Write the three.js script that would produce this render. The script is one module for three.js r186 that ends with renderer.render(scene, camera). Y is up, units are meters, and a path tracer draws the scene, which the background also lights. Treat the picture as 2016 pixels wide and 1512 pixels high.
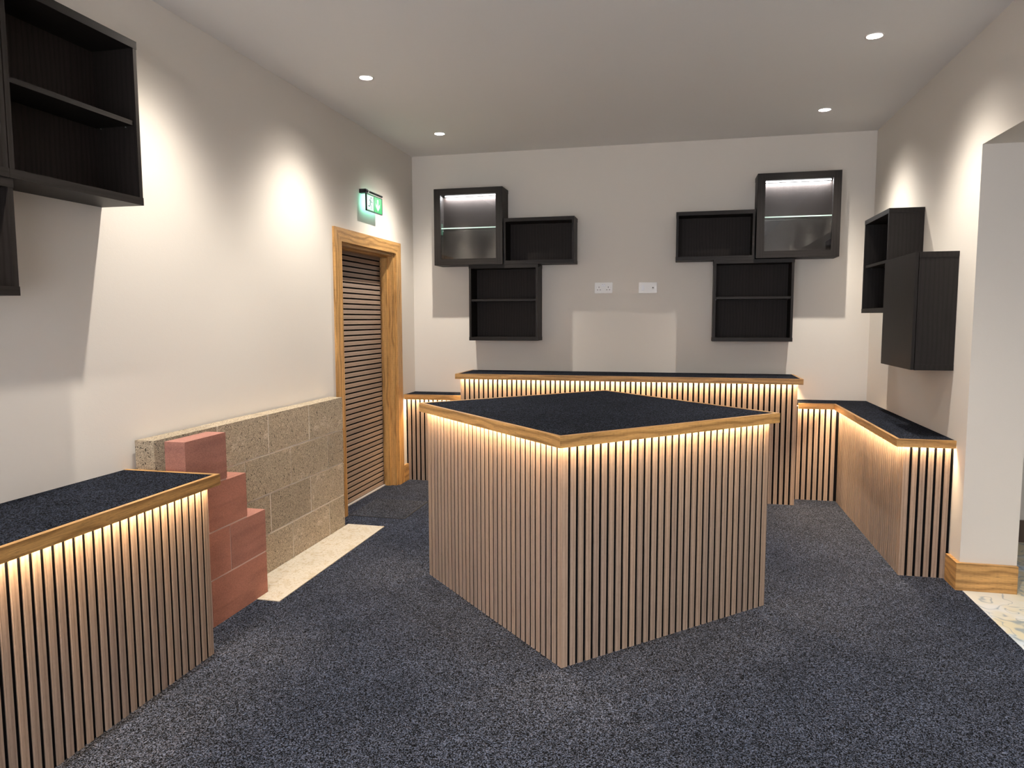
import * as THREE from 'three';
import { RectAreaLightUniformsLib } from 'three/addons/lights/RectAreaLightUniformsLib.js';
import { mergeGeometries } from 'three/addons/utils/BufferGeometryUtils.js';

// ───────────────────────── camera, sky, exposure ─────────────────────────
RectAreaLightUniformsLib.init();
const scene = new THREE.Scene();
const camera = new THREE.PerspectiveCamera(2 * Math.atan(756 / 1411.13) * 180 / Math.PI, 2016 / 1512, 0.05, 60);
camera.rotation.order = 'YXZ';
camera.position.set(2.331, 1.4166, 6.1148);
camera.rotation.set(-0.09067, 0.22937, -0.00277);
scene.add(camera);

scene.background = new THREE.Color().setRGB(4.9, 4.95, 5.3);   // overcast dusk outside the rear window

const renderer = new THREE.WebGLRenderer({ antialias: true });
renderer.toneMapping = THREE.LinearToneMapping;
renderer.toneMappingExposure = 1.36;
renderer.shadowMap.enabled = true;

const DOWN = { color: [1.0, 0.925, 0.825], cd: 7.7, angle: 0.92, penumbra: 1, spill: 1.8 };
const LED = { color: [1.0, 0.72, 0.43], nit: 205 };
const CABLED = { color: [0.95, 0.97, 1.0], nit: 420 };

// ───────────────────────── dimensions (metres) ─────────────────────────
const W = 3.777, H = 2.843, ZR = 8.2;            // room: x 0..W, z 0 (back wall)..ZR (behind the camera)
const OPEN = { z0: 2.034, z1: 4.9, h: 2.272, t: 0.264 };
const DOOR = { z0: 0.439, z1: 1.44, h: 1.964, x: -0.1155 };

// ───────────────────────── random and noise ─────────────────────────
function rng(seed) { let a = seed >>> 0; return () => { a = (a + 0x6D2B79F5) | 0; let t = Math.imul(a ^ (a >>> 15), 1 | a); t = (t + Math.imul(t ^ (t >>> 7), 61 | t)) ^ t; return ((t ^ (t >>> 14)) >>> 0) / 4294967296; }; }
function lattice(nx, ny, seed) {                 // periodic value noise on 0..1 squared
  const r = rng(seed), a = new Float32Array(nx * ny);
  for (let i = 0; i < a.length; i++) a[i] = r();
  return (u, v) => {
    u = (u - Math.floor(u)) * nx; v = (v - Math.floor(v)) * ny;
    let i = Math.floor(u), j = Math.floor(v); let fu = u - i, fv = v - j;
    fu = fu * fu * (3 - 2 * fu); fv = fv * fv * (3 - 2 * fv);
    i %= nx; j %= ny; const i1 = (i + 1) % nx, j1 = (j + 1) % ny;
    const p = a[j * nx + i], q = a[j * nx + i1], s = a[j1 * nx + i], t = a[j1 * nx + i1];
    return (p + (q - p) * fu) * (1 - fv) + (s + (t - s) * fu) * fv;
  };
}
const clamp = (x, a = 0, b = 1) => Math.min(b, Math.max(a, x));
const mix = (a, b, t) => a + (b - a) * t;
const step = (a, b, x) => { const t = clamp((x - a) / (b - a)); return t * t * (3 - 2 * t); };
function texture(w, h, size, fn, colour = true) {  // fn(u, v) -> [r, g, b] in 0..1 (sRGB when colour); size = metres [su, sv]
  const d = new Uint8Array(w * h * 4);
  for (let j = 0, k = 0; j < h; j++) for (let i = 0; i < w; i++, k += 4) {
    const c = fn((i + 0.5) / w, (j + 0.5) / h);
    d[k] = clamp(c[0]) * 255; d[k + 1] = clamp(c[1]) * 255; d[k + 2] = clamp(c[2]) * 255; d[k + 3] = 255;
  }
  const t = new THREE.DataTexture(d, w, h);
  t.wrapS = t.wrapT = THREE.RepeatWrapping; t.magFilter = THREE.LinearFilter; t.minFilter = THREE.LinearMipmapLinearFilter; t.generateMipmaps = true;
  if (colour) t.colorSpace = THREE.SRGBColorSpace;
  t.repeat.set(1 / size[0], 1 / size[1]); t.needsUpdate = true;
  return t;
}

// ───────────────────────── textures ─────────────────────────
function carpetTextures() {
  const a = lattice(900, 620, 11), b = lattice(430, 470, 12), c = lattice(9, 9, 13), d = lattice(40, 37, 14), e = lattice(620, 900, 15);
  const f = (u, v) => {
    const n = 0.44 * a(u, v) + 0.40 * e(u, v) + 0.16 * b(u, v);
    return step(0.30, 0.74, n) ;
  };
  const col = texture(2048, 2048, [1.9, 1.9], (u, v) => {
    const n = f(u, v), big = 0.92 + 0.10 * c(u, v) + 0.08 * d(u, v), tint = b(v, u);
    const g = mix(0.035, 0.385, n) * big;
    return [g * mix(0.86, 0.945, tint), g * 0.965, g * mix(1.19, 1.095, tint)];
  });
  const bump = texture(1024, 1024, [1.9, 1.9], (u, v) => { const n = f(u, v); return [n, n, n]; }, false);
  return { col, bump };
}
const CARPET = carpetTextures();
// wood: grain along u (1.6 m), across v (0.4 m)
function woodTexture(seed, contrast, rings, wave = 1) {
  const warp = lattice(6, 7, seed), warp2 = lattice(14, 20, seed + 1), fine = lattice(26, 260, seed + 2), pore = lattice(90, 420, seed + 3), tone = lattice(4, 18, seed + 4);
  return texture(1024, 512, [1.6, 0.4], (u, v) => {
    const w = v + wave * (0.10 * warp(u, v) + 0.02 * warp2(u, v));
    let r = Math.sin((w * rings + wave * 1.2 * warp(u * 2, v)) * Math.PI * 2); r = 0.5 + 0.5 * r; r = Math.pow(r, 2.2);
    const p = step(0.66, 0.85, pore(u, v));
    const g = 1 - contrast * (0.42 * r + 0.38 * fine(u, v) + 0.30 * p + 0.25 * (tone(u, v) - 0.5));
    return [g, g * (1 - 0.06 * contrast * r), g * (1 - 0.14 * contrast * r)];
  });
}
const OAKTEX = woodTexture(31, 0.42, 10, 0.55), VENEER = woodTexture(47, 0.26, 22, 0.12), DARKTEX = woodTexture(63, 0.34, 17, 0.3);
function blockTextures() {
  const a = lattice(150, 150, 71), b = lattice(300, 300, 72), c = lattice(5, 5, 73), d = lattice(60, 60, 74), e = lattice(23, 23, 75);
  const pit = (u, v) => step(0.70, 0.80, 0.62 * a(u, v) + 0.38 * d(u, v)) + 0.7 * step(0.80, 0.9, b(u, v));
  const col = texture(1024, 1024, [0.62, 0.62], (u, v) => {
    const p = clamp(pit(u, v)), n = 0.5 * b(u, v) + 0.3 * a(u, v) + 0.2 * d(u, v), smear = step(0.66, 0.92, 0.7 * c(u, v) + 0.3 * e(u, v)) * step(0.35, 0.6, a(v, u));
    let g = 0.36 + 0.82 * n; g = mix(g, 0.28, p * 0.85); g = mix(g, 0.98, smear * 0.55);
    return [g, g * mix(0.965, 0.98, smear), g * mix(0.905, 0.96, smear)];
  });
  const bump = texture(1024, 1024, [0.62, 0.62], (u, v) => { const g = clamp(0.55 + 0.35 * b(u, v) + 0.1 * d(u, v) - 0.7 * clamp(pit(u, v))); return [g, g, g]; }, false);
  return { col, bump };
}
const BLOCK = blockTextures();
const SANDSTONE = (() => { const a = lattice(200, 260, 81), b = lattice(5, 14, 82), c = lattice(3, 30, 83);
  return texture(512, 512, [0.6, 0.6], (u, v) => { const g = 0.78 + 0.16 * a(u, v) + 0.08 * b(u, v) - 0.05 * step(0.55, 0.9, c(u, v + 0.03 * b(u, v))); return [g, g * 0.985, g * 0.97]; }); })();
const PALEBOARD = (() => { const a = lattice(130, 260, 91), b = lattice(40, 90, 92), c = lattice(14, 40, 93), d = lattice(4, 5, 94);
  return texture(512, 1024, [0.5, 1.0], (u, v) => { const s = step(0.74, 0.9, a(u, v)), t = step(0.62, 0.85, b(u, v)) * 0.5 + step(0.6, 0.9, c(u, v)) * 0.35; const g = 0.95 - 0.18 * s - 0.10 * t + 0.03 * d(u, v); return [g, g * (0.985 - 0.05 * t), g * (0.95 - 0.13 * t - 0.05 * s)]; }); })();
const MARBLE = (() => { const a = lattice(7, 7, 101), b = lattice(16, 16, 102), c = lattice(40, 40, 103), d = lattice(5, 6, 104);
  return texture(1024, 1024, [1.4, 1.4], (u, v) => {
    const x = u + 0.16 * (b(u, v) - 0.5) + 0.06 * (c(u, v) - 0.5), y = v + 0.16 * (b(v, u) - 0.5) + 0.06 * (c(v, u) - 0.5);
    const n = a(x, y), vein = Math.exp(-Math.pow((Math.abs(b(x, y) - 0.5)) / 0.05, 2)), warm = step(0.45, 0.75, d(x, y)), cool = step(0.55, 0.8, n);
    let r = 0.93, g = 0.91, bl = 0.86; r = mix(r, 0.93, warm); g = mix(g, 0.86, warm); bl = mix(bl, 0.70, warm);
    r = mix(r, 0.80, cool * 0.7); g = mix(g, 0.86, cool * 0.7); bl = mix(bl, 0.90, cool * 0.7);
    r = mix(r, 0.52, vein * 0.65); g = mix(g, 0.58, vein * 0.65); bl = mix(bl, 0.62, vein * 0.65);
    return [r, g, bl];
  }); })();
const PLASTER = (() => { const a = lattice(230, 230, 111), b = lattice(60, 60, 112); return texture(512, 512, [0.8, 0.8], (u, v) => { const g = 0.6 * a(u, v) + 0.4 * b(u, v); return [g, g, g]; }, false); })();

// ───────────────────────── materials ─────────────────────────
const lin = (r, g, b) => new THREE.Color().setRGB(r, g, b);
const soft = (o) => new THREE.MeshPhysicalMaterial({ roughness: 1, ...o });   // fibres: hardly any surface gloss
const std = (o) => new THREE.MeshStandardMaterial(o);
const M = {
  wall: std({ color: lin(0.685, 0.64, 0.58), roughness: 0.93, bumpMap: PLASTER, bumpScale: 0.0002 }),
  ceiling: std({ color: lin(0.78, 0.765, 0.745), roughness: 0.95, bumpMap: PLASTER, bumpScale: 0.0002 }),
  carpet: soft({ color: lin(1, 1, 1), map: CARPET.col, bumpMap: CARPET.bump, bumpScale: 0.004, specularIntensity: 0.12 }),
  topCarpet: soft({ color: lin(0.44, 0.44, 0.44), map: CARPET.col, bumpMap: CARPET.bump, bumpScale: 0.003, specularIntensity: 0.08 }),
  mat: soft({ color: lin(1.25, 1.18, 1.05), map: CARPET.col, bumpMap: CARPET.bump, bumpScale: 0.003, specularIntensity: 0.12 }),
  oak: std({ color: lin(0.67, 0.37, 0.125), map: OAKTEX, roughness: 0.42 }),
  slat: std({ color: lin(0.38, 0.28, 0.215), map: VENEER, roughness: 0.55 }),
  slat2: std({ color: lin(0.345, 0.255, 0.20), map: VENEER, roughness: 0.55 }),
  slat3: std({ color: lin(0.41, 0.295, 0.22), map: VENEER, roughness: 0.55 }),
  post: std({ color: lin(0.41, 0.295, 0.22), map: VENEER, roughness: 0.55 }),
  felt: soft({ color: lin(0.006, 0.006, 0.0065), specularIntensity: 0.05 }),
  carcass: std({ color: lin(0.16, 0.11, 0.07), roughness: 0.8 }),
  cabinet: soft({ color: lin(0.016, 0.0125, 0.011), map: DARKTEX, roughness: 0.5, specularIntensity: 0.5 }),
  cabinetIn: soft({ color: lin(0.022, 0.0165, 0.0145), map: DARKTEX, roughness: 0.6, specularIntensity: 0.4 }),
  black: std({ color: lin(0.008, 0.008, 0.009), roughness: 0.45 }),
  rubber: std({ color: lin(0.012, 0.012, 0.013), roughness: 0.8 }),
  metal: std({ color: lin(0.62, 0.62, 0.63), metalness: 1, roughness: 0.3 }),
  white: std({ color: lin(0.78, 0.77, 0.75), roughness: 0.35 }),
  whiteGloss: std({ color: lin(0.85, 0.86, 0.90), roughness: 0.2 }),
  socketHole: std({ color: lin(0.02, 0.02, 0.02), roughness: 0.9 }),
  block: std({ color: lin(0.78, 0.69, 0.565), map: BLOCK.col, bumpMap: BLOCK.bump, bumpScale: 0.004, roughness: 1 }),
  block2: std({ color: lin(0.70, 0.615, 0.505), map: BLOCK.col, bumpMap: BLOCK.bump, bumpScale: 0.004, roughness: 1 }),
  block3: std({ color: lin(0.83, 0.73, 0.60), map: BLOCK.col, bumpMap: BLOCK.bump, bumpScale: 0.004, roughness: 1 }),
  mortar: std({ color: lin(0.74, 0.67, 0.58), roughness: 1, bumpMap: PLASTER, bumpScale: 0.002 }),
  red: std({ color: lin(0.47, 0.205, 0.15), map: SANDSTONE, roughness: 0.85 }),
  red2: std({ color: lin(0.44, 0.20, 0.155), map: SANDSTONE, roughness: 0.85 }),
  redMortar: std({ color: lin(0.62, 0.47, 0.42), roughness: 1 }),
  paleBoard: std({ color: lin(0.54, 0.50, 0.44), map: PALEBOARD, roughness: 0.7 }),
  sideFloor: std({ color: lin(0.68, 0.72, 0.80), map: MARBLE, roughness: 0.4 }),
  skirtBrown: std({ color: lin(0.11, 0.075, 0.055), roughness: 0.5 }),
  threshold: std({ color: lin(0.42, 0.40, 0.39), roughness: 0.5 }),
  pane: new THREE.MeshPhysicalMaterial({ color: lin(1, 1, 1), roughness: 0.02, transmission: 1, thickness: 0, ior: 1.5 }),
  glassShelf: new THREE.MeshPhysicalMaterial({ color: lin(0.95, 1, 0.98), roughness: 0.02, transmission: 1, thickness: 0.006, ior: 1.5, attenuationColor: lin(0.35, 0.75, 0.62), attenuationDistance: 0.12 }),
  glassEdge: std({ color: lin(0.50, 0.68, 0.62), roughness: 0.3 }),
  lens: std({ color: lin(0.9, 0.9, 0.9), emissive: lin(1.0, 0.95, 0.86), emissiveIntensity: 9, roughness: 0.4 }),
  led: std({ color: lin(0.9, 0.85, 0.75), emissive: lin(...LED.color), emissiveIntensity: 4, roughness: 0.5 }),
  cabLed: std({ color: lin(0.9, 0.9, 0.9), emissive: lin(...CABLED.color), emissiveIntensity: 8, roughness: 0.5 }),
};
const SLATS = [M.slat, M.slat2, M.slat3, M.slat];

// ───────────────────────── geometry helpers ─────────────────────────
// box centred on the origin, uv in metres; grain = axis that takes u
function boxG(w, h, d, grain = 'x', off = [0, 0]) {
  const g = new THREE.BoxGeometry(w, h, d), p = g.attributes.position, n = g.attributes.normal, uv = g.attributes.uv;
  for (let i = 0; i < p.count; i++) {
    const c = { x: p.getX(i), y: p.getY(i), z: p.getZ(i) }, a = { x: Math.abs(n.getX(i)), y: Math.abs(n.getY(i)), z: Math.abs(n.getZ(i)) };
    const flat = a.x > 0.5 ? 'x' : a.y > 0.5 ? 'y' : 'z', axes = ['x', 'y', 'z'].filter(k => k !== flat);
    const ua = axes.includes(grain) ? grain : axes[0], va = axes.find(k => k !== ua);
    uv.setXY(i, c[ua] + off[0], c[va] + off[1] + (flat === 'y' ? 0.13 : 0));
  }
  return g;
}
// vertical prism over a polygon of [x, z]; uv in metres, u along `dir` on the caps, along the edges (or y) on the sides
function prism(poly, y0, y1, o = {}) {
  let P = poly; let area = 0; for (let i = 0; i < P.length; i++) { const a = P[i], b = P[(i + 1) % P.length]; area += a[0] * b[1] - b[0] * a[1]; }
  if (area > 0) P = [...P].reverse();           // counter-clockwise seen from above (+y), with z towards the viewer
  const hole = o.holes || [];
  const tri = THREE.ShapeUtils.triangulateShape(P.map(a => new THREE.Vector2(a[0], a[1])), hole.map(h => h.map(a => new THREE.Vector2(a[0], a[1]))));
  const all = [...P, ...hole.flat()];
  const pos = [], uv = []; const dir = o.dir || [1, 0], off = o.off || [0, 0];
  const put = (x, y, z, u, v) => { pos.push(x, y, z); uv.push(u + off[0], v + off[1]); };
  const cap = (a, y) => put(a[0], y, a[1], a[0] * dir[0] + a[1] * dir[1], -a[0] * dir[1] + a[1] * dir[0]);
  const up = (t) => { const [a, b, c] = t.map(k => all[k]); return (b[0] - a[0]) * (c[1] - a[1]) - (b[1] - a[1]) * (c[0] - a[0]) < 0; };
  for (const t of tri) {
    const f = up(t) ? t : [t[0], t[2], t[1]];
    for (const k of f) cap(all[k], y1);
    for (const k of [f[0], f[2], f[1]]) cap(all[k], y0);
  }
  const ring = (R, flip) => { let s = 0; for (let i = 0; i < R.length; i++) {
    const a = R[i], b = R[(i + 1) % R.length], l = Math.hypot(b[0] - a[0], b[1] - a[1]);
    const q = [[a, y0, s], [b, y0, s + l], [b, y1, s + l], [a, y1, s]];
    for (const k of flip ? [0, 2, 1, 0, 3, 2] : [0, 1, 2, 0, 2, 3]) { const [c, y, t] = q[k]; if (o.upright) put(c[0], y, c[1], y, t); else put(c[0], y, c[1], t, y); }
    s += l;
  } };
  ring(P, false); for (const h of hole) { let A = 0; for (let i = 0; i < h.length; i++) { const a = h[i], b = h[(i + 1) % h.length]; A += a[0] * b[1] - b[0] * a[1]; } ring(A > 0 ? h : [...h].reverse(), false); }
  const g = new THREE.BufferGeometry();
  g.setAttribute('position', new THREE.Float32BufferAttribute(pos, 3)); g.setAttribute('uv', new THREE.Float32BufferAttribute(uv, 2)); g.computeVertexNormals();
  return g;
}
function lathe(points, seg = 32) { return new THREE.LatheGeometry(points.map(p => new THREE.Vector2(p[0], p[1])), seg); }
function offsetPoly(P, offs) {                   // move every edge i inwards by offs[i]
  const n = P.length; let A = 0; for (let i = 0; i < n; i++) { const a = P[i], b = P[(i + 1) % n]; A += a[0] * b[1] - b[0] * a[1]; }
  const s = A > 0 ? 1 : -1, L = P.map((a, i) => { const b = P[(i + 1) % n], dx = b[0] - a[0], dz = b[1] - a[1], l = Math.hypot(dx, dz); const nx = s * dz / l, nz = -s * dx / l; return { x: a[0] - nx * offs[i], z: a[1] - nz * offs[i], dx: dx / l, dz: dz / l }; });
  return P.map((_, i) => { const a = L[(i - 1 + n) % n], b = L[i], det = a.dx * b.dz - a.dz * b.dx; const t = ((b.x - a.x) * b.dz - (b.z - a.z) * b.dx) / det; return [a.x + a.dx * t, a.z + a.dz * t]; });
}
const outward = (P, i) => { let A = 0; const n = P.length; for (let k = 0; k < n; k++) { const a = P[k], b = P[(k + 1) % n]; A += a[0] * b[1] - b[0] * a[1]; } const s = A > 0 ? 1 : -1, a = P[i], b = P[(i + 1) % n], l = Math.hypot(b[0] - a[0], b[1] - a[1]); return { l, d: [(b[0] - a[0]) / l, (b[1] - a[1]) / l], n: [s * (b[1] - a[1]) / l, -s * (b[0] - a[0]) / l] }; };

// ───────────────────────── object helpers ─────────────────────────
const taken = {};
function numbered(name) { const k = taken[name] = (taken[name] ?? -1) + 1; return k ? `${name}_${String(k).padStart(3, '0')}` : name; }
function thing(name, label, category, pos = [0, 0, 0], turn = 0, group) {
  const o = new THREE.Group(); o.name = numbered(name); o.position.set(...pos); o.rotation.y = turn; o.userData = { label, category }; if (group) o.userData.group = group; scene.add(o); return o;
}
function part(parent, name, geo, mat, pos = [0, 0, 0], rot) {
  const m = new THREE.Mesh(geo, mat); m.name = name; m.position.set(...pos); if (rot) m.rotation.set(...rot); m.castShadow = m.receiveShadow = true; parent.add(m); return m;
}
function struct(name, geo, mat, label, pos = [0, 0, 0], category) {
  const m = geo ? new THREE.Mesh(geo, mat) : new THREE.Group(); m.name = name; m.position.set(...pos); m.castShadow = m.receiveShadow = true; m.userData = { kind: 'structure', label, category }; scene.add(m); return m;
}
function areaLight(parent, color, intensity, w, h, pos, turn, facing = 'down') {
  const l = new THREE.RectAreaLight(lin(...color), intensity, w, h); l.rotation.order = 'YXZ'; l.position.set(...pos);
  l.rotation.set(facing === 'down' ? -Math.PI / 2 : 0, turn, 0); parent.add(l); return l;
}
const rect = (x0, z0, x1, z1) => [[x0, z0], [x1, z0], [x1, z1], [x0, z1]];

// ───────────────────────── the room ─────────────────────────
struct('floor', prism(rect(-0.16, 0, W + 0.013, ZR), -0.12, 0), M.carpet, 'charcoal speckled carpet covering the main room', [0, 0, 0], 'floor');
struct('floor_side', prism(rect(W + 0.013, 0.9, 8.0, ZR), -0.12, 0), M.sideFloor, 'pale marbled floor beyond the wide opening', [0, 0, 0], 'floor');
struct('wall_back', boxG(W + 0.6, H + 0.1, 0.2), M.wall, 'greige painted wall behind the tall counter', [W / 2, (H + 0.1) / 2 - 0.05, -0.1], 'wall');
// walls with openings: polygons in (z, y), extruded along x
function sideWall(name, outline, holes, x0, x1, mat, label) {
  const g = prism(outline.map(([z, y]) => [z, y]), x0, x1, { holes: holes.map(h => h.map(([z, y]) => [z, y])) });
  // (x, y, z) of the prism hold (z, x, y): turn them round
  const p = g.attributes.position; for (let i = 0; i < p.count; i++) { const a = p.getX(i), b = p.getY(i), c = p.getZ(i); p.setXYZ(i, b, c, a); }
  g.computeVertexNormals();
  return struct(name, g, mat, label, [0, 0, 0], 'wall');
}
sideWall('wall_left', [[0, 0], [DOOR.z0, 0], [DOOR.z0, DOOR.h], [DOOR.z1, DOOR.h], [DOOR.z1, 0], [ZR, 0], [ZR, H], [0, H]], [], -0.25, 0, M.wall, 'long greige wall with slatted door and exit sign');
sideWall('wall_right', [[0, 0], [OPEN.z0, 0], [OPEN.z0, OPEN.h], [OPEN.z1, OPEN.h], [OPEN.z1, 0], [ZR, 0], [ZR, H], [0, H]], [], W, W + OPEN.t, M.wall, 'greige wall ending at the wide opening');
{ // wall behind the camera with a window that lets the cool daylight in
  const x0 = 0.2, x1 = 3.57, y0 = 0.12, y1 = 2.45;
  const g = prism([[-0.25, 0], [W + OPEN.t, 0], [W + OPEN.t, H], [-0.25, H]], ZR, ZR + 0.2, { holes: [[[x0, y0], [x1, y0], [x1, y1], [x0, y1]]] });
  const p = g.attributes.position; for (let i = 0; i < p.count; i++) { const a = p.getX(i), b = p.getY(i), c = p.getZ(i); p.setXYZ(i, a, c, b); }
  g.computeVertexNormals();
  // mirrored axes: flip the winding
  for (const k of ['position', 'uv']) { const t = g.attributes[k], s = t.itemSize, arr = t.array; for (let i = 0; i < t.count; i += 3) for (let j = 0; j < s; j++) { const q = arr[(i + 1) * s + j]; arr[(i + 1) * s + j] = arr[(i + 2) * s + j]; arr[(i + 2) * s + j] = q; } }
  g.computeVertexNormals();
  struct('wall_rear', g, M.wall, 'greige wall with the window behind the viewer', [0, 0, 0], 'wall');
  const win = struct('window_1', null, null, 'wide window in the wall behind the viewer', [(x0 + x1) / 2, y0, ZR + 0.1], 'window');
  const w = x1 - x0, h = y1 - y0;
  part(win, 'frame_bar', boxG(w, 0.05, 0.07), M.white, [0, 0.025, 0]); part(win, 'frame_bar', boxG(w, 0.05, 0.07), M.white, [0, h - 0.025, 0]);
  for (const x of [-w / 2 + 0.025, 0, w / 2 - 0.025]) part(win, 'frame_bar', boxG(0.05, h - 0.1, 0.07, 'y'), M.white, [x, h / 2, 0]);
  for (const s of [-1, 1]) part(win, 'pane', boxG(w / 2 - 0.075, h - 0.1, 0.006), M.pane, [s * (w / 4 - 0.0), h / 2, 0]);
}
// room beyond the opening
struct('wall_side_back', boxG(8 - W - OPEN.t, H, 0.16), M.wall, 'pale wall of the room beyond the opening', [(8 + W + OPEN.t) / 2, H / 2, 0.98], 'wall');
struct('wall_side_right', boxG(0.16, H, ZR - 0.9), M.wall, 'far side wall of the room beyond the opening', [8.08, H / 2, (ZR + 0.9) / 2], 'wall');
struct('wall_side_rear', boxG(8 - W - OPEN.t, H, 0.2), M.wall, 'rear wall of the room beyond the opening', [(8 + W + OPEN.t) / 2, H / 2, ZR + 0.1], 'wall');
struct('baseboard_side', boxG(8 - W - OPEN.t, 0.14, 0.016), M.skirtBrown, 'dark brown skirting in the room beyond the opening', [(8 + W + OPEN.t) / 2, 0.07, 1.068], 'baseboard');

// downlights: positions of the lamp holes
const LAMPS = [[0.497, 0.70], [0.494, 2.03], [0.487, 3.363], [0.487, 4.70], [3.275, 0.68], [3.268, 2.01], [3.268, 3.35], [3.268, 4.69], [0.487, 6.04], [3.268, 6.03]];
const SIDELAMPS = [[5.1, 2.3], [5.1, 3.7], [5.1, 5.2]];
const circle = (x, z, r, n = 28) => Array.from({ length: n }, (_, i) => [x + r * Math.cos(i / n * 2 * Math.PI), z + r * Math.sin(i / n * 2 * Math.PI)]);
const HOLE = 0.0385;
struct('ceiling', prism(rect(-0.25, -0.2, W + OPEN.t, ZR + 0.2), H, H + 0.018, { holes: LAMPS.map(([x, z]) => circle(x, z, HOLE)) }), M.ceiling, 'plain off-white plaster ceiling with recessed lamps', [0, 0, 0], 'ceiling');
struct('roof_slab', boxG(8.16 + 0.25, 0.1, ZR + 0.4), M.wall, 'slab above the plaster ceiling', [(8.16 - 0.25) / 2, H + 0.17, ZR / 2], 'ceiling');
struct('ceiling_side', prism(rect(W + OPEN.t, 0.9, 8.16, ZR + 0.2), H, H + 0.018, { holes: SIDELAMPS.map(([x, z]) => circle(x, z, HOLE)) }), M.ceiling, 'plain ceiling of the room beyond the opening', [0, 0, 0], 'ceiling');

const bezelG = lathe([[0.0365, 0.0], [0.0365, -0.002], [0.040, -0.004], [0.0455, -0.003], [0.047, -0.0002], [0.047, 0.0], [0.0365, 0.0]]);
const canG = lathe([[0.0375, 0.001], [0.0365, 0.02], [0.0355, 0.052], [0.0375, 0.054], [0.0378, 0.02], [0.0378, 0.001]]);
const lensG = lathe([[0, 0.047], [0.035, 0.047], [0.0352, 0.050], [0, 0.051]]);
function downlight(x, z, label, col, cd) {
  const t = thing('downlight', label, 'downlight', [x, H, z], 0, 'recessed ceiling downlights');
  part(t, 'bezel', bezelG, M.white); part(t, 'reflector', canG, M.white); part(t, 'lens', lensG, M.lens);
  const s = new THREE.SpotLight(lin(...col), cd, 0, DOWN.angle, DOWN.penumbra, 2); s.position.set(0, 0.032, 0); s.target.position.set(0, -1, 0);
  s.castShadow = true; s.shadow.radius = 0.7; s.shadow.mapSize.set(1024, 1024); t.add(s, s.target);
  const w = new THREE.SpotLight(lin(...col), DOWN.spill * cd / DOWN.cd, 0, 1.3, 0.5, 2); w.position.set(0, 0.032, 0); w.target.position.set(0, -1, 0);   // the lens also scatters a little light wide
  w.castShadow = true; w.shadow.radius = 0.7; w.shadow.mapSize.set(1024, 1024); t.add(w, w.target);
}
for (const [i, [x, z]] of LAMPS.entries()) downlight(x, z, ['lit round ceiling downlight in the back left corner', 'lit round ceiling downlight opposite the grey block wall', 'lit round ceiling downlight above the left display counter', 'lit round ceiling downlight above the left wall cabinets', 'lit round ceiling downlight above the lit right glass cabinet', 'lit round ceiling downlight near the wall opening', 'lit round ceiling downlight over the wall opening', 'lit round ceiling downlight beside the opening header', 'lit round ceiling downlight near the window, left row', 'lit round ceiling downlight near the window, right row'][i], DOWN.color, DOWN.cd);
for (const [i, [x, z]] of SIDELAMPS.entries()) downlight(x, z, ['lit round downlight in the side room, innermost', 'lit round downlight in the side room, middle of three', 'lit round downlight in the side room, outermost'][i], [0.96, 0.97, 1.0], 2.2);

// baseboards
struct('baseboard_left', boxG(0.02, 0.145, 0.105, 'z'), M.oak, 'short oak skirting beside the door frame', [0.010, 0.0725, 0.2825], 'baseboard');
{
  const t = 0.021, b = 0.145, z = OPEN.z0;
  const g = prism([[W, 1.8945], [W - t, 1.8945], [W - t, z + t], [W + OPEN.t, z + t], [W + OPEN.t, z], [W, z]], 0, b);
  struct('baseboard_right', g, M.oak, 'oak skirting wrapped round the end of the wall', [0, 0, 0], 'baseboard');
}

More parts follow.
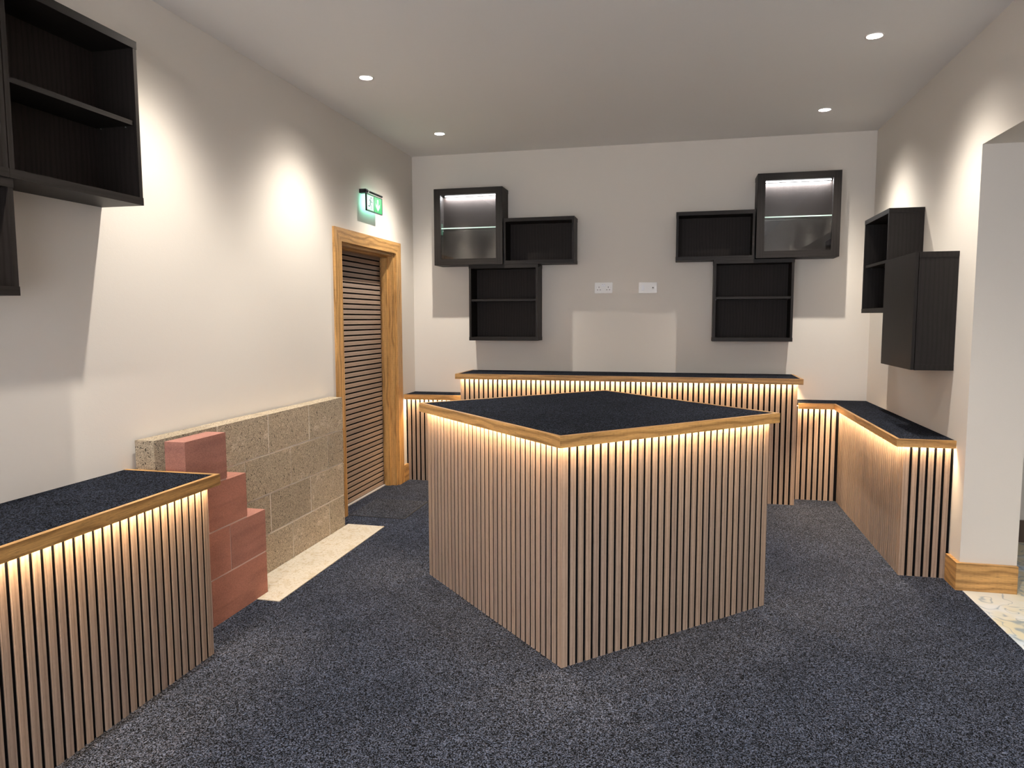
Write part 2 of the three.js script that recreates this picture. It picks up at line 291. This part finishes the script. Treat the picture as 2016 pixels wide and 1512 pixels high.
// ───────────────────────── door ─────────────────────────
{
  const { z0, z1, h, x } = DOOR, a = 0.1, at = 0.018;
  const f = struct('trim_1', null, null, 'broad oak door frame with architrave', [0, 0, (z0 + z1) / 2], 'door frame');
  const zc = (z0 + z1) / 2, w = z1 - z0;
  // mitred architrave, built in (z, y) and turned onto the wall
  const flat = (poly, x0, x1) => { const g = prism(poly.map(([z, y]) => [z, y]), x0, x1); const p = g.attributes.position; for (let i = 0; i < p.count; i++) { const A = p.getX(i), B = p.getY(i), C = p.getZ(i); p.setXYZ(i, B, C, A); } g.computeVertexNormals(); return g; };
  const e = 0.004, i0 = -w / 2 + e, i1 = w / 2 - e, o0 = i0 - a - e, o1 = i1 + a + e, hi = h - e, ho = hi + 0.093;
  const rewood = (g, ax) => { const p = g.attributes.position, uv = g.attributes.uv; for (let i = 0; i < p.count; i++) { const u = ax === 'y' ? p.getY(i) : p.getZ(i), v = (ax === 'y' ? p.getZ(i) : p.getY(i)) + p.getX(i) * 0.9; uv.setXY(i, u, v + (ax === 'y' ? 0.17 : 0.02)); } return g; };
  part(f, 'architrave', rewood(flat([[i0, 0], [i0, hi], [o0, ho], [o0, 0]], 0, at), 'y'), M.oak);
  part(f, 'architrave', rewood(flat([[i1, 0], [i1, hi], [o1, ho], [o1, 0]], 0, at), 'y'), M.oak);
  part(f, 'architrave', rewood(flat([[i0, hi], [i1, hi], [o1, ho], [o0, ho]], 0, at), 'z'), M.oak);
  for (const s of [-1, 1]) {
    part(f, 'jamb', boxG(0.25, h, 0.028, 'y', [0.3 * s, 0.1]), M.oak, [-0.125, h / 2, s * (w / 2 - 0.014)]);
    part(f, 'door_stop', boxG(0.045, h - 0.028, 0.022, 'y', [0.2, 0.2 * s]), M.oak, [-0.0725, (h - 0.028) / 2, s * (w / 2 - 0.039)]);
  }
  part(f, 'head_jamb', boxG(0.25, 0.028, w - 0.056, 'z'), M.oak, [-0.125, h - 0.014, 0]);
  part(f, 'door_stop', boxG(0.045, 0.014, w - 0.084, 'z'), M.oak, [-0.0725, h - 0.035, 0]);
  const d = struct('door_1', null, null, 'door faced with horizontal walnut-toned slats', [x, 0, zc], 'door');
  const dw = w - 0.062, dh = h - 0.032;
  part(d, 'leaf', boxG(0.04, dh - 0.006, dw, 'z'), M.felt, [-0.0253, dh / 2 + 0.003, 0]);
  const p = 0.0402, sw = 0.029, cs = 0.0009, sd = 0.005;
  const cross = [[0, -sw / 2], [sd - cs, -sw / 2], [sd, -sw / 2 + cs], [sd, sw / 2 - cs], [sd - cs, sw / 2], [0, sw / 2]];
  const G = [0, 1, 2, 3].map(k => { const g = prism(cross, -dw / 2, dw / 2, { upright: true, off: [k * 0.37, k * 0.11] }); g.rotateX(Math.PI / 2); return g; });
  for (let k = 0, y = 0.026; y < dh - 0.012; k++, y += p) part(d, 'slat', G[(k * 7) % 4], SLATS[(k * 5) % 4 === 3 ? 0 : (k * 5) % 4], [-sd, y, 0]);
  part(d, 'threshold', boxG(0.03, 0.006, dw, 'z'), M.threshold, [0.003, 0.003, 0]);
}

// ───────────────────────── slatted display counters ─────────────────────────
const slatCache = {};
function slatGeometry(h, w) {
  const key = h.toFixed(4) + '/' + w.toFixed(4); if (slatCache[key]) return slatCache[key];
  const d = 0.0055, c = 0.0009, cross = [[-w / 2, 0], [-w / 2, -d + c], [-w / 2 + c, -d], [w / 2 - c, -d], [w / 2, -d + c], [w / 2, 0]].map(([x, z]) => [x, -z - d]);
  return slatCache[key] = [0, 1, 2, 3].map(k => prism(cross, 0, h, { upright: true, off: [k * 0.41, k * 0.09] }));   // face at z = 0, body towards -z
}
function counter(o) {
  const t = thing(o.name, o.label, 'counter', [o.at[0], 0, o.at[1]], o.turn || 0);
  const L = o.body.map(([x, z]) => [x - o.at[0], z - o.at[1]]), T = o.top.map(([x, z]) => [x - o.at[0], z - o.at[1]]);
  const hs = o.y - 0.0215, TRIM = 0.018, LIP = 0.007, n = L.length, m = T.length;
  const edges = L.map((_, i) => o.slats.includes(i));
  const inner = offsetPoly(L, edges.map(e => e ? 0.0140 : 0.002));
  part(t, 'carcass', prism(inner, 0, hs), M.carcass);
  const feltIn = offsetPoly(L, edges.map(e => e ? 0.0135 : 0)), feltOut = offsetPoly(L, edges.map(e => e ? 0.0057 : 0));
  let count = 0;
  o.slats.forEach((i) => {
    const j = (i + 1) % n, E = outward(L, i), turn = Math.atan2(E.n[0], E.n[1]);
    part(t, 'felt_backing', prism([feltIn[i], feltOut[i], feltOut[j], feltIn[j]], 0, hs), M.felt);
    const cornerA = edges[(i - 1 + n) % n] && !(o.concave || []).includes(i), cornerB = edges[j] && !(o.concave || []).includes(j);
    const inA = (o.concave || []).includes(i), inB = (o.concave || []).includes(j);
    const CW = 0.030, gap = 0.0138, s0 = (cornerA ? CW + gap : (o.flush || []).includes(i) ? 0.002 : gap) + (inA ? 0.004 : 0), s1 = E.l - (cornerB ? CW + gap : gap) - (inB ? 0.004 : 0);
    const k = Math.max(1, Math.round((s1 - s0 + gap) / 0.0402)), pitch = (s1 - s0 + gap) / k, w = pitch - gap;
    const G = slatGeometry(hs, w);
    for (let q = 0; q < k; q++) {
      const s = s0 + q * pitch + w / 2; count++;
      part(t, 'slat', G[(q * 3 + i) % 4], SLATS[(q * 7 + i * 2 + (q >> 2)) % 4], [L[i][0] + E.d[0] * s, 0, L[i][1] + E.d[1] * s], [0, turn, 0]);
    }
    if (cornerB) { // oak corner post with an L section round the corner j
      const F = outward(L, j), c = L[j], th = 0.0056, e1 = E.d, e2 = F.d;
      const pt = (a, b) => [c[0] - e1[0] * a + e2[0] * b, c[1] - e1[1] * a + e2[1] * b];
      part(t, 'corner_post', prism([pt(0, 0), pt(0, CW), pt(th, CW), pt(th, th), pt(CW, th), pt(CW, 0)], 0, hs, { upright: true, off: [0.2, 0.1 * j] }), M.post);
    }
    // warm LED strip under the overhang
    const lw = E.l + ((o.ledExt || {})[i]?.[1] ?? 0) - ((o.ledExt || {})[i]?.[0] ?? 0), lc = (E.l + ((o.ledExt || {})[i]?.[1] ?? 0) + ((o.ledExt || {})[i]?.[0] ?? 0)) / 2, over = (T[i][0] - L[i][0]) * E.n[0] + (T[i][1] - L[i][1]) * E.n[1], ov = (over - LIP) * 0.62;
    const px = L[i][0] + E.d[0] * lc + E.n[0] * ov, pz = L[i][1] + E.d[1] * lc + E.n[1] * ov;
    part(t, 'led_strip', boxG(lw, 0.003, 0.010), M.led, [px, hs - 0.0003, pz], [0, turn, 0]);
    areaLight(t, LED.color, LED.nit, lw, 0.010, [px, hs - 0.0025, pz], turn);
  });
  const slabOff = T.map((_, i) => o.trims.includes(i) ? TRIM : 0), slab = offsetPoly(T, slabOff);
  part(t, 'top_board', prism(slab, o.y - 0.020, o.y - 0.006), M.carcass);
  part(t, 'carpet_top', prism(slab, o.y - 0.006, o.y - 0.0005, { off: [o.at[0] * 0.37, o.at[1] * 0.61] }), M.topCarpet);
  const lip = offsetPoly(T, T.map((_, i) => o.trims.includes(i) ? LIP : 0));   // the trim hangs below the board and hides the LED strip
  for (const i of o.trims) { const j = (i + 1) % m, E = outward(T, i), u = { dir: E.d, off: [i * 0.43, i * 0.13] }; part(t, 'edge_trim', mergeGeometries([prism([T[i], T[j], slab[j], slab[i]], o.y - 0.020, o.y + 0.0005, u), prism([T[i], T[j], lip[j], lip[i]], o.y - o.t, o.y - 0.020, u)]), M.oak); }
  return t;
}

{ // the square island, set at 45 degrees
  const th = 0.7942, a = 1.2674, b = 1.2271, o = 0.0337, F = [1.8867, 3.3439];
  const e1 = [-Math.cos(th), -Math.sin(th)], e2 = [Math.sin(th), -Math.cos(th)];
  const P = (i, j, k) => [F[0] + e1[0] * (a * i + k * (2 * i - 1)) + e2[0] * (b * j + k * (2 * j - 1)), F[1] + e1[1] * (a * i + k * (2 * i - 1)) + e2[1] * (b * j + k * (2 * j - 1))];
  const quad = k => [P(0, 0, k), P(0, 1, k), P(1, 1, k), P(1, 0, k)];
  const c = P(0.5, 0.5, 0);
  counter({ name: 'island_counter', label: 'square island display counter turned diagonally with black carpeted top', at: c, body: quad(0), top: quad(o), slats: [0, 1, 2, 3], trims: [0, 1, 2, 3], y: 0.9606, t: 0.0466 });
}
// tall counter along the back wall
counter({ name: 'display_counter', label: 'tall slatted counter against the back wall behind the island', at: [1.88, 0.2], body: [[0.564, 0.002], [0.564, 0.4289], [3.1995, 0.4289], [3.1995, 0.002]], top: [[0.533, 0.002], [0.533, 0.4824], [3.2303, 0.4824], [3.2303, 0.002]], slats: [0, 1, 2], trims: [0, 1, 2], y: 0.966, t: 0.042, led: 0.030, ledExt: { 0: [0, 0], 1: [0, 0], 2: [0, 0] } });
// low counter in the back left corner
counter({ name: 'display_counter', label: 'short low slatted counter between the door and the tall counter', at: [0.28, 0.13], body: [[0.002, 0.002], [0.002, 0.2328], [0.541, 0.2328], [0.541, 0.002]], top: [[0.002, 0.002], [0.002, 0.285], [0.5318, 0.285], [0.5318, 0.002]], slats: [1], trims: [1], y: 0.7636, t: 0.042, led: 0.030 });
// low L-shaped counter in the back right corner
{
  const xi = W - 0.2465, xt = W - 0.2913;
  counter({ name: 'display_counter', label: 'low L-shaped slatted counter running round the right corner', at: [W - 0.2, 0.8],
    body: [[3.2225, 0.002], [3.2225, 0.2328], [xi, 0.2328], [xi, 1.8812], [W - 0.002, 1.8812], [W - 0.002, 0.002]],
    top: [[3.2316, 0.002], [3.2316, 0.285], [xt, 0.285], [xt, 1.9105], [W - 0.002, 1.9105], [W - 0.002, 0.002]], slats: [1, 2, 3], concave: [2], trims: [1, 2, 3], y: 0.7636, t: 0.042, led: 0.030 });
}
// long counter on the left wall
counter({ name: 'display_counter', label: 'long slatted counter below the left wall cabinets', at: [0.23, 4.5], body: [[0.002, 3.5431], [0.4239, 3.5431], [0.4239, 5.62], [0.002, 5.62]], top: [[0.002, 3.5071], [0.4624, 3.5071], [0.4624, 5.655], [0.002, 5.655]], slats: [0, 1, 2], trims: [0, 1, 2], y: 0.7714, t: 0.046 });

// ───────────────────────── dark wall cabinets ─────────────────────────
const pinG = new THREE.CylinderGeometry(0.0028, 0.0028, 0.003, 8);
function cabinet(o) {                            // local frame: origin at the middle of the bottom back edge, front towards +z
  const t = thing(o.name, o.label, 'cabinet', o.pos, o.turn || 0), { w, h, d } = o, T = 0.030, S = 0.018, B = 0.006;
  part(t, 'bottom_panel', boxG(w, T, d), M.cabinet, [0, T / 2, d / 2]);
  part(t, 'top_panel', boxG(w, T, d, 'x', [0.3, 0.1]), M.cabinet, [0, h - T / 2, d / 2]);
  for (const s of [-1, 1]) part(t, 'side_panel', boxG(S, h - 2 * T, d - 0.001, 'y', [s * 0.4, 0.07]), M.cabinet, [s * (w / 2 - S / 2 - 0.002), h / 2, (d - 0.001) / 2]);
  const iw = w - 2 * S - 0.004, ih = h - 2 * T;
  part(t, 'back_panel', boxG(iw, ih, B, 'y', [0.15, 0.2]), M.cabinetIn, [0, h / 2, 0.004 + B / 2]);
  if (o.glass) {
    const sd = d - 0.02;
    part(t, 'glass_shelf', boxG(iw - 0.004, 0.008, sd - 0.014), M.glassShelf, [0, h * 0.49, 0.012 + (sd - 0.014) / 2]);
    part(t, 'shelf_edge', boxG(iw - 0.004, 0.0084, 0.0015), M.glassEdge, [0, h * 0.49, sd - 0.0012]);
    for (const s of [-1, 1]) for (const z of [0.04, d - 0.06]) part(t, 'shelf_pin', pinG, M.metal, [s * (iw / 2 - 0.0025), h * 0.49 - 0.0072, z], [0, 0, Math.PI / 2]);
    const F = 0.058, R = 0.052, D = 0.018, door = part(t, 'door', boxG(F, h, D, 'y', [0.1, 0.05]), M.cabinet, [-w / 2 + F / 2, h / 2, d + D / 2 + 0.0015]);
    const dx = w / 2 - F / 2;
    part(door, 'stile', boxG(F, h, D, 'y', [0.6, 0.2]), M.cabinet, [w - F, 0, 0]);
    part(door, 'rail', boxG(w - 2 * F, R, D, 'x', [0.2, 0.15]), M.cabinet, [dx, h / 2 - R / 2, 0]);
    part(door, 'rail', boxG(w - 2 * F, R, D, 'x', [0.8, 0.25]), M.cabinet, [dx, -h / 2 + R / 2, 0]);
    part(door, 'pane', boxG(w - 2 * F, h - 2 * R, 0.004), M.pane, [dx, 0, -0.003]);
    for (const y of [-0.24, 0.24]) part(t, 'hinge', boxG(0.012, 0.045, 0.05), y > 0 ? M.metal : M.black, [o.hinge * (iw / 2 - 0.006), h / 2 + y, d - 0.03]);
    part(t, 'led_strip', boxG(iw - 0.04, 0.006, 0.012), M.cabLed, [0, h - T - 0.0042, 0.026]);
    areaLight(t, CABLED.color, CABLED.nit, iw - 0.04, 0.012, [0, h - T - 0.0090, 0.026], 0);
  } else if (o.door) {
    part(t, 'door', boxG(w - 0.003, h - 0.003, 0.016, 'y', [0.1, 0.3]), M.cabinet, [0, h / 2, d + 0.008 + 0.0025]);
  }
  if (o.shelf) {
    part(t, 'shelf', boxG(iw - 0.002, 0.018, d - 0.024), M.cabinet, [0, h * o.shelf, 0.012 + (d - 0.024) / 2]);
    for (const s of [-1, 1]) for (const z of [0.035, d - 0.05]) part(t, 'shelf_pin', pinG, M.metal, [s * (iw / 2 - 0.002), h * o.shelf - 0.0122, z], [0, 0, Math.PI / 2]);
  }
  if (o.pins) for (const z of [0.035, d - 0.05]) for (let k = 0; k < 7; k++) part(t, 'pin_hole', pinG, M.metal, [-o.pins * (iw / 2 - 0.0008), 0.09 + k * 0.032, z], [0, 0, Math.PI / 2]);
  return t;
}
const D = 0.198, y1 = 1.874, yl = 1.2325;
cabinet({ name: 'glass_cabinet', label: 'lit glass-door cabinet with glass shelf nearest the door', w: 0.6, h: 0.64, d: 0.196, glass: true, hinge: -1, pos: [0.575, y1, 0.001] });
cabinet({ name: 'wall_cabinet', label: 'open shelfless wall box right of the left glass cabinet', w: 0.6, h: 0.38, d: D, pos: [1.1765, y1, 0.001] });
cabinet({ name: 'wall_cabinet', label: 'open two-compartment wall cabinet hung under the left glass cabinet', w: 0.6, h: 0.64, d: D, shelf: 0.535, pos: [0.8735, yl, 0.001] });
cabinet({ name: 'glass_cabinet', label: 'lit glass-door cabinet with glass shelf beside the right corner', w: 0.6, h: 0.64, d: 0.196, glass: true, hinge: 1, pos: [3.195, 1.8795, 0.001] });
cabinet({ name: 'wall_cabinet', label: 'open shelfless wall box left of the right glass cabinet', w: 0.6, h: 0.38, d: D, pos: [2.5885, y1, 0.001] });
cabinet({ name: 'wall_cabinet', label: 'open two-compartment wall cabinet hung under the right glass cabinet', w: 0.6, h: 0.64, d: D, shelf: 0.535, pos: [2.8843, 1.2335, 0.001] });
cabinet({ name: 'wall_cabinet', label: 'open cabinet with shelf on the right wall behind the closed one', w: 0.6, h: 0.64, d: 0.2, shelf: 0.5, pos: [W - 0.001, 1.45, 0.908], turn: -Math.PI / 2 });
cabinet({ name: 'wall_cabinet', label: 'closed flat-door cabinet on the right wall by the opening', w: 0.6, h: 0.64, d: 0.193, door: true, pos: [W - 0.001, 1.1307, 1.5105], turn: -Math.PI / 2 });
cabinet({ name: 'wall_cabinet', label: 'open shelved cabinet high on the left wall above bare wall', w: 0.6, h: 0.64, d: 0.202, shelf: 0.5, pos: [0.001, 1.8785, 3.866], turn: Math.PI / 2 });
cabinet({ name: 'wall_cabinet', label: 'open shelved cabinet high on the left wall, above the low box', w: 0.6, h: 0.64, d: 0.202, shelf: 0.5, pos: [0.001, 1.8785, 4.467], turn: Math.PI / 2 });
cabinet({ name: 'wall_cabinet', label: 'low open box with pin holes hung under a left wall cabinet', w: 0.6, h: 0.38, d: 0.2, pins: 1, pos: [0.001, 1.4975, 4.454], turn: Math.PI / 2 });

// ───────────────────────── masonry sample walls ─────────────────────────
const rb = rng(5);
function roughBlock(l, h, d, mat, jitter, seed) { // box with slightly uneven arrises: l along z, d along x
  const g = boxG(d, h, l, 'z', [seed * 0.173, seed * 0.291]); const p = g.attributes.position, r = rng(seed * 77 + 3), key = {};
  for (let i = 0; i < p.count; i++) { const k = [p.getX(i), p.getY(i), p.getZ(i)].map(v => v.toFixed(3)).join(); if (!key[k]) key[k] = [0, 1, 2].map(() => (r() - 0.5) * jitter); const j = key[k]; p.setXYZ(i, p.getX(i) + j[0], p.getY(i) + j[1], p.getZ(i) + j[2]); }
  g.computeVertexNormals(); return g;
}
{
  const z0 = 1.677, x0 = 0.016, x1 = 0.1125, t = thing('block_wall', 'low wall of grey concrete blocks with pale mortar joints', 'block wall', [(x0 + x1) / 2, 0, 2.58]);
  const course = 0.2252, bh = 0.2155, J = 0.0098; let seed = 1;
  part(t, 'mortar', boxG(x1 - x0 - 0.005, 4 * course - J - 0.002, 1.776, 'z'), M.mortar, [0, (4 * course - J) / 2, z0 + 0.894 - 2.58]);
  for (let c = 0; c < 4; c++) {
    const cuts = c % 2 === 1 ? [0, 0.45, 0.90, 1.35, 1.80] : [0, 0.2165, 0.6735, 1.1315, 1.583, c === 2 ? 1.815 : 1.80];
    for (let k = 0; k + 1 < cuts.length; k++) {
      const a = z0 + cuts[k] + (k ? J / 2 : 0), b = z0 + cuts[k + 1] - (k + 2 < cuts.length ? J / 2 : J), m = [M.block, M.block2, M.block3][(c * 2 + k * 5 + (k >> 1)) % 3];
      part(t, 'block', roughBlock(b - a, bh, x1 - x0, m, 0.0022, seed++), m, [0, c * course + bh / 2, (a + b) / 2 - 2.58]);
    }
  }
}
{
  const x0 = 0.161, x1 = 0.2625, t = thing('sandstone_wall', 'stepped stack of smooth red stone blocks before the grey block wall', 'block wall', [(x0 + x1) / 2, 0, 3.17]);
  const course = 0.2245, bh = 0.2165, J = 0.008; let seed = 41;
  const rows = [[2.8725, 3.3225, 3.463], [2.8725, 3.168, 3.463], [3.028, 3.3225, 3.463], [3.1765, 3.463]];
  rows.forEach((cuts, c) => {
    for (let k = 0; k + 1 < cuts.length; k++) {
      const a = cuts[k] + (k ? J / 2 : 0), b = cuts[k + 1] - (k + 2 < cuts.length ? J / 2 : 0), m = (c + k) % 2 ? M.red2 : M.red;
      part(t, 'block', roughBlock(b - a, bh, x1 - x0, m, 0.0008, seed++), m, [0, c * course + bh / 2, (a + b) / 2 - 3.17]);
    }
    if (c < 3) part(t, 'mortar', boxG(x1 - x0 - 0.006, J, 3.463 - Math.max(cuts[0], rows[c + 1][0]) - 0.008, 'z'), M.redMortar, [0, (c + 1) * course - J / 2, (3.463 + Math.max(cuts[0], rows[c + 1][0])) / 2 - 3.17]);
    for (let k = 1; k + 1 < cuts.length; k++) part(t, 'mortar', boxG(x1 - x0 - 0.006, bh, J, 'y'), M.redMortar, [0, c * course + bh / 2, cuts[k] - 3.17]);
  });
}
{ // pale board let into the carpet in front of the block wall
  const m = new THREE.Mesh(prism([[0.1155, 1.638], [0.386, 1.638], [0.392, 2.976], [0.2655, 2.976], [0.2655, 2.868], [0.1155, 2.868]].map(([x, z]) => [x - 0.25, z - 2.3]), 0, 0.004, { dir: [0, 1] }), M.paleBoard);
  m.name = 'floor_board'; m.position.set(0.25, 0, 2.3); m.castShadow = m.receiveShadow = true; m.userData = { label: 'cream speckled board on the floor along the grey block wall', category: 'board' }; scene.add(m);
}
{ // entrance mat in front of the door
  const x0 = 0.022, x1 = 0.45, z0 = 0.94, z1 = 1.43, t = thing('door_mat', 'grey inset mat with black edge in front of the slatted door', 'mat', [(x0 + x1) / 2, 0, (z0 + z1) / 2]);
  const w = x1 - x0, d = z1 - z0;
  part(t, 'pile', boxG(w - 0.0112, 0.003, d - 0.0112, 'x', [0.4, 0.7]), M.mat, [-0.0025, 0.0016, -0.0025]);
  part(t, 'edging', prism(rect(-w / 2, -d / 2, w / 2, d / 2), 0, 0.0034, { holes: [rect(-w / 2 + 0.003, -d / 2 + 0.003, w / 2 - 0.008, d / 2 - 0.008)] }), M.rubber);
}

// ───────────────────────── sockets ─────────────────────────
function roundedRect(w, h, r) { const s = new THREE.Shape(); s.moveTo(-w / 2 + r, -h / 2); s.lineTo(w / 2 - r, -h / 2); s.quadraticCurveTo(w / 2, -h / 2, w / 2, -h / 2 + r); s.lineTo(w / 2, h / 2 - r); s.quadraticCurveTo(w / 2, h / 2, w / 2 - r, h / 2); s.lineTo(-w / 2 + r, h / 2); s.quadraticCurveTo(-w / 2, h / 2, -w / 2, h / 2 - r); s.lineTo(-w / 2, -h / 2 + r); s.quadraticCurveTo(-w / 2, -h / 2, -w / 2 + r, -h / 2); return s; }
const plateG = new THREE.ExtrudeGeometry(roundedRect(0.147, 0.087, 0.004), { depth: 0.006, bevelEnabled: true, bevelSize: 0.0015, bevelThickness: 0.002, bevelSegments: 2 });
const screwG = new THREE.CylinderGeometry(0.0028, 0.0028, 0.001, 10);
{
  const t = thing('power_socket', 'white double wall socket above the tall counter', 'socket', [1.70, 1.674, 0.0]);
  part(t, 'plate', plateG, M.white);
  for (const s of [-1, 1]) {
    const x = s * 0.039;
    part(t, 'pin_slot', boxG(0.0045, 0.010, 0.002), M.socketHole, [x, 0.006, 0.0078]);
    for (const q of [-1, 1]) part(t, 'pin_slot', boxG(0.0085, 0.0045, 0.002), M.socketHole, [x + q * 0.0115, -0.0165, 0.0078]);
    const sw = part(t, 'rocker_switch', boxG(0.013, 0.021, 0.005), M.whiteGloss, [s * 0.009, 0.021, 0.0095], [s * 0.0 - 0.14, 0, 0]);
    part(sw, 'marker', boxG(0.006, 0.002, 0.0006), M.socketHole, [0, 0.007, 0.0026]);
    part(t, 'screw', screwG, M.metal, [s * 0.0605, 0.003, 0.0082], [Math.PI / 2, 0, 0]);
  }
}
{
  const t = thing('switch_plate', 'white wall plate with one rocker switch and round outlet', 'switch', [2.067, 1.671, 0.0]);
  part(t, 'plate', plateG, M.white);
  part(t, 'rocker_switch', boxG(0.020, 0.042, 0.005), M.whiteGloss, [-0.040, 0.0, 0.0095], [-0.1, 0, 0]);
  part(t, 'blank_module', boxG(0.034, 0.046, 0.002), M.white, [0.0, 0, 0.0085]);
  const r = part(t, 'outlet_ring', lathe([[0.004, 0], [0.0085, 0], [0.0085, 0.004], [0.004, 0.004], [0.004, 0]], 20), M.white, [0.042, 0.0, 0.008], [Math.PI / 2, 0, 0]);
  part(r, 'outlet_hole', new THREE.CylinderGeometry(0.004, 0.004, 0.002, 14), M.socketHole, [0, 0.0015, 0]);
  for (const s of [-1, 1]) part(t, 'screw', screwG, M.metal, [s * 0.0605, 0.0, 0.0082], [Math.PI / 2, 0, 0]);
}

// ───────────────────────── exit sign ─────────────────────────
{
  const c = document.createElement('canvas'); c.width = 580; c.height = 256; const g = c.getContext('2d');
  const green = '#08c862', pale = '#d8fff0', ink = '#0a8458';
  g.fillStyle = green; g.fillRect(0, 0, 580, 256);
  g.fillStyle = pale; g.fillRect(10, 10, 246, 236);
  g.strokeStyle = ink; g.fillStyle = ink; g.lineCap = 'round'; g.lineJoin = 'round';
  g.beginPath(); g.arc(158, 48, 18, 0, 7); g.fill();                      // running figure leaving through the door
  g.lineWidth = 30; g.beginPath(); g.moveTo(146, 88); g.lineTo(126, 142); g.stroke();
  g.lineWidth = 14; g.beginPath(); g.moveTo(146, 82); g.lineTo(106, 82); g.lineTo(88, 112); g.stroke();
  g.beginPath(); g.moveTo(152, 86); g.lineTo(172, 116); g.lineTo(204, 112); g.stroke();
  g.lineWidth = 17; g.beginPath(); g.moveTo(126, 146); g.lineTo(108, 184); g.lineTo(58, 186); g.stroke();
  g.beginPath(); g.moveTo(132, 146); g.lineTo(164, 176); g.lineTo(160, 228); g.stroke();
  g.fillRect(228, 24, 12, 210);
  g.fillStyle = pale; g.beginPath(); g.moveTo(394, 34); g.lineTo(446, 34); g.lineTo(446, 140); g.lineTo(500, 96); g.lineTo(500, 156); g.lineTo(420, 232); g.lineTo(340, 156); g.lineTo(340, 96); g.lineTo(394, 140); g.fill();
  const face = new THREE.CanvasTexture(c); face.colorSpace = THREE.SRGBColorSpace;
  const t = thing('exit_sign', 'green illuminated running-man exit sign bracketed over the door', 'exit sign', [0, 2.222, 0.945]);
  const w = 0.288, h = 0.128, x = 0.05;
  const lit = std({ color: lin(0.25, 0.25, 0.25), map: face, emissive: lin(1, 1, 1), emissiveMap: face, emissiveIntensity: 0.5, roughness: 0.35 });
  const front = new THREE.PlaneGeometry(w - 0.012, h - 0.012);
  part(t, 'frame', mergeGeometries([boxG(0.012, 0.006, w).translate(x, 0.003, 0), boxG(0.012, 0.006, w).translate(x, h - 0.003, 0), boxG(0.012, h - 0.012, 0.006).translate(x, h / 2, w / 2 - 0.003), boxG(0.012, h - 0.012, 0.006).translate(x, h / 2, -w / 2 + 0.003), boxG(0.0105, h - 0.012, 0.003).translate(x, h / 2, 0.006)]), M.black);
  const panel = boxG(0.009, h - 0.012, w - 0.012, 'z'); const uv = panel.attributes.uv, pp = panel.attributes.position, pn = panel.attributes.normal;
  for (let i = 0; i < uv.count; i++) { const u = 0.5 + pp.getZ(i) / (w - 0.012), v = 0.5 + pp.getY(i) / (h - 0.012); uv.setXY(i, pn.getX(i) > 0 ? 1 - u : u, v); }
  part(t, 'sign_panel', panel, lit, [x, h / 2, 0]);
  part(t, 'hanger_rail', new THREE.CylinderGeometry(0.008, 0.008, w + 0.012, 14), M.black, [x, h + 0.016, 0], [Math.PI / 2, 0, 0]);
  part(t, 'wall_bracket', boxG(0.052, 0.030, 0.036), M.black, [0.026, h + 0.014, w / 2 - 0.012]);
  part(t, 'clip', boxG(0.018, 0.018, 0.008), M.white, [x, h + 0.016, w / 2 - 0.036]);
  areaLight(t, [0.30, 1.0, 0.62], 1.0, w - 0.02, h - 0.02, [x + 0.007, h / 2, 0], -Math.PI / 2, 'level');
  areaLight(t, [0.35, 1.0, 0.80], 3.6, w - 0.02, h - 0.02, [x - 0.007, h / 2, 0], Math.PI / 2, 'level');
}

scene.traverse(o => { if (o.isMesh) o.castShadow = o.receiveShadow = true; });
renderer.render(scene, camera);
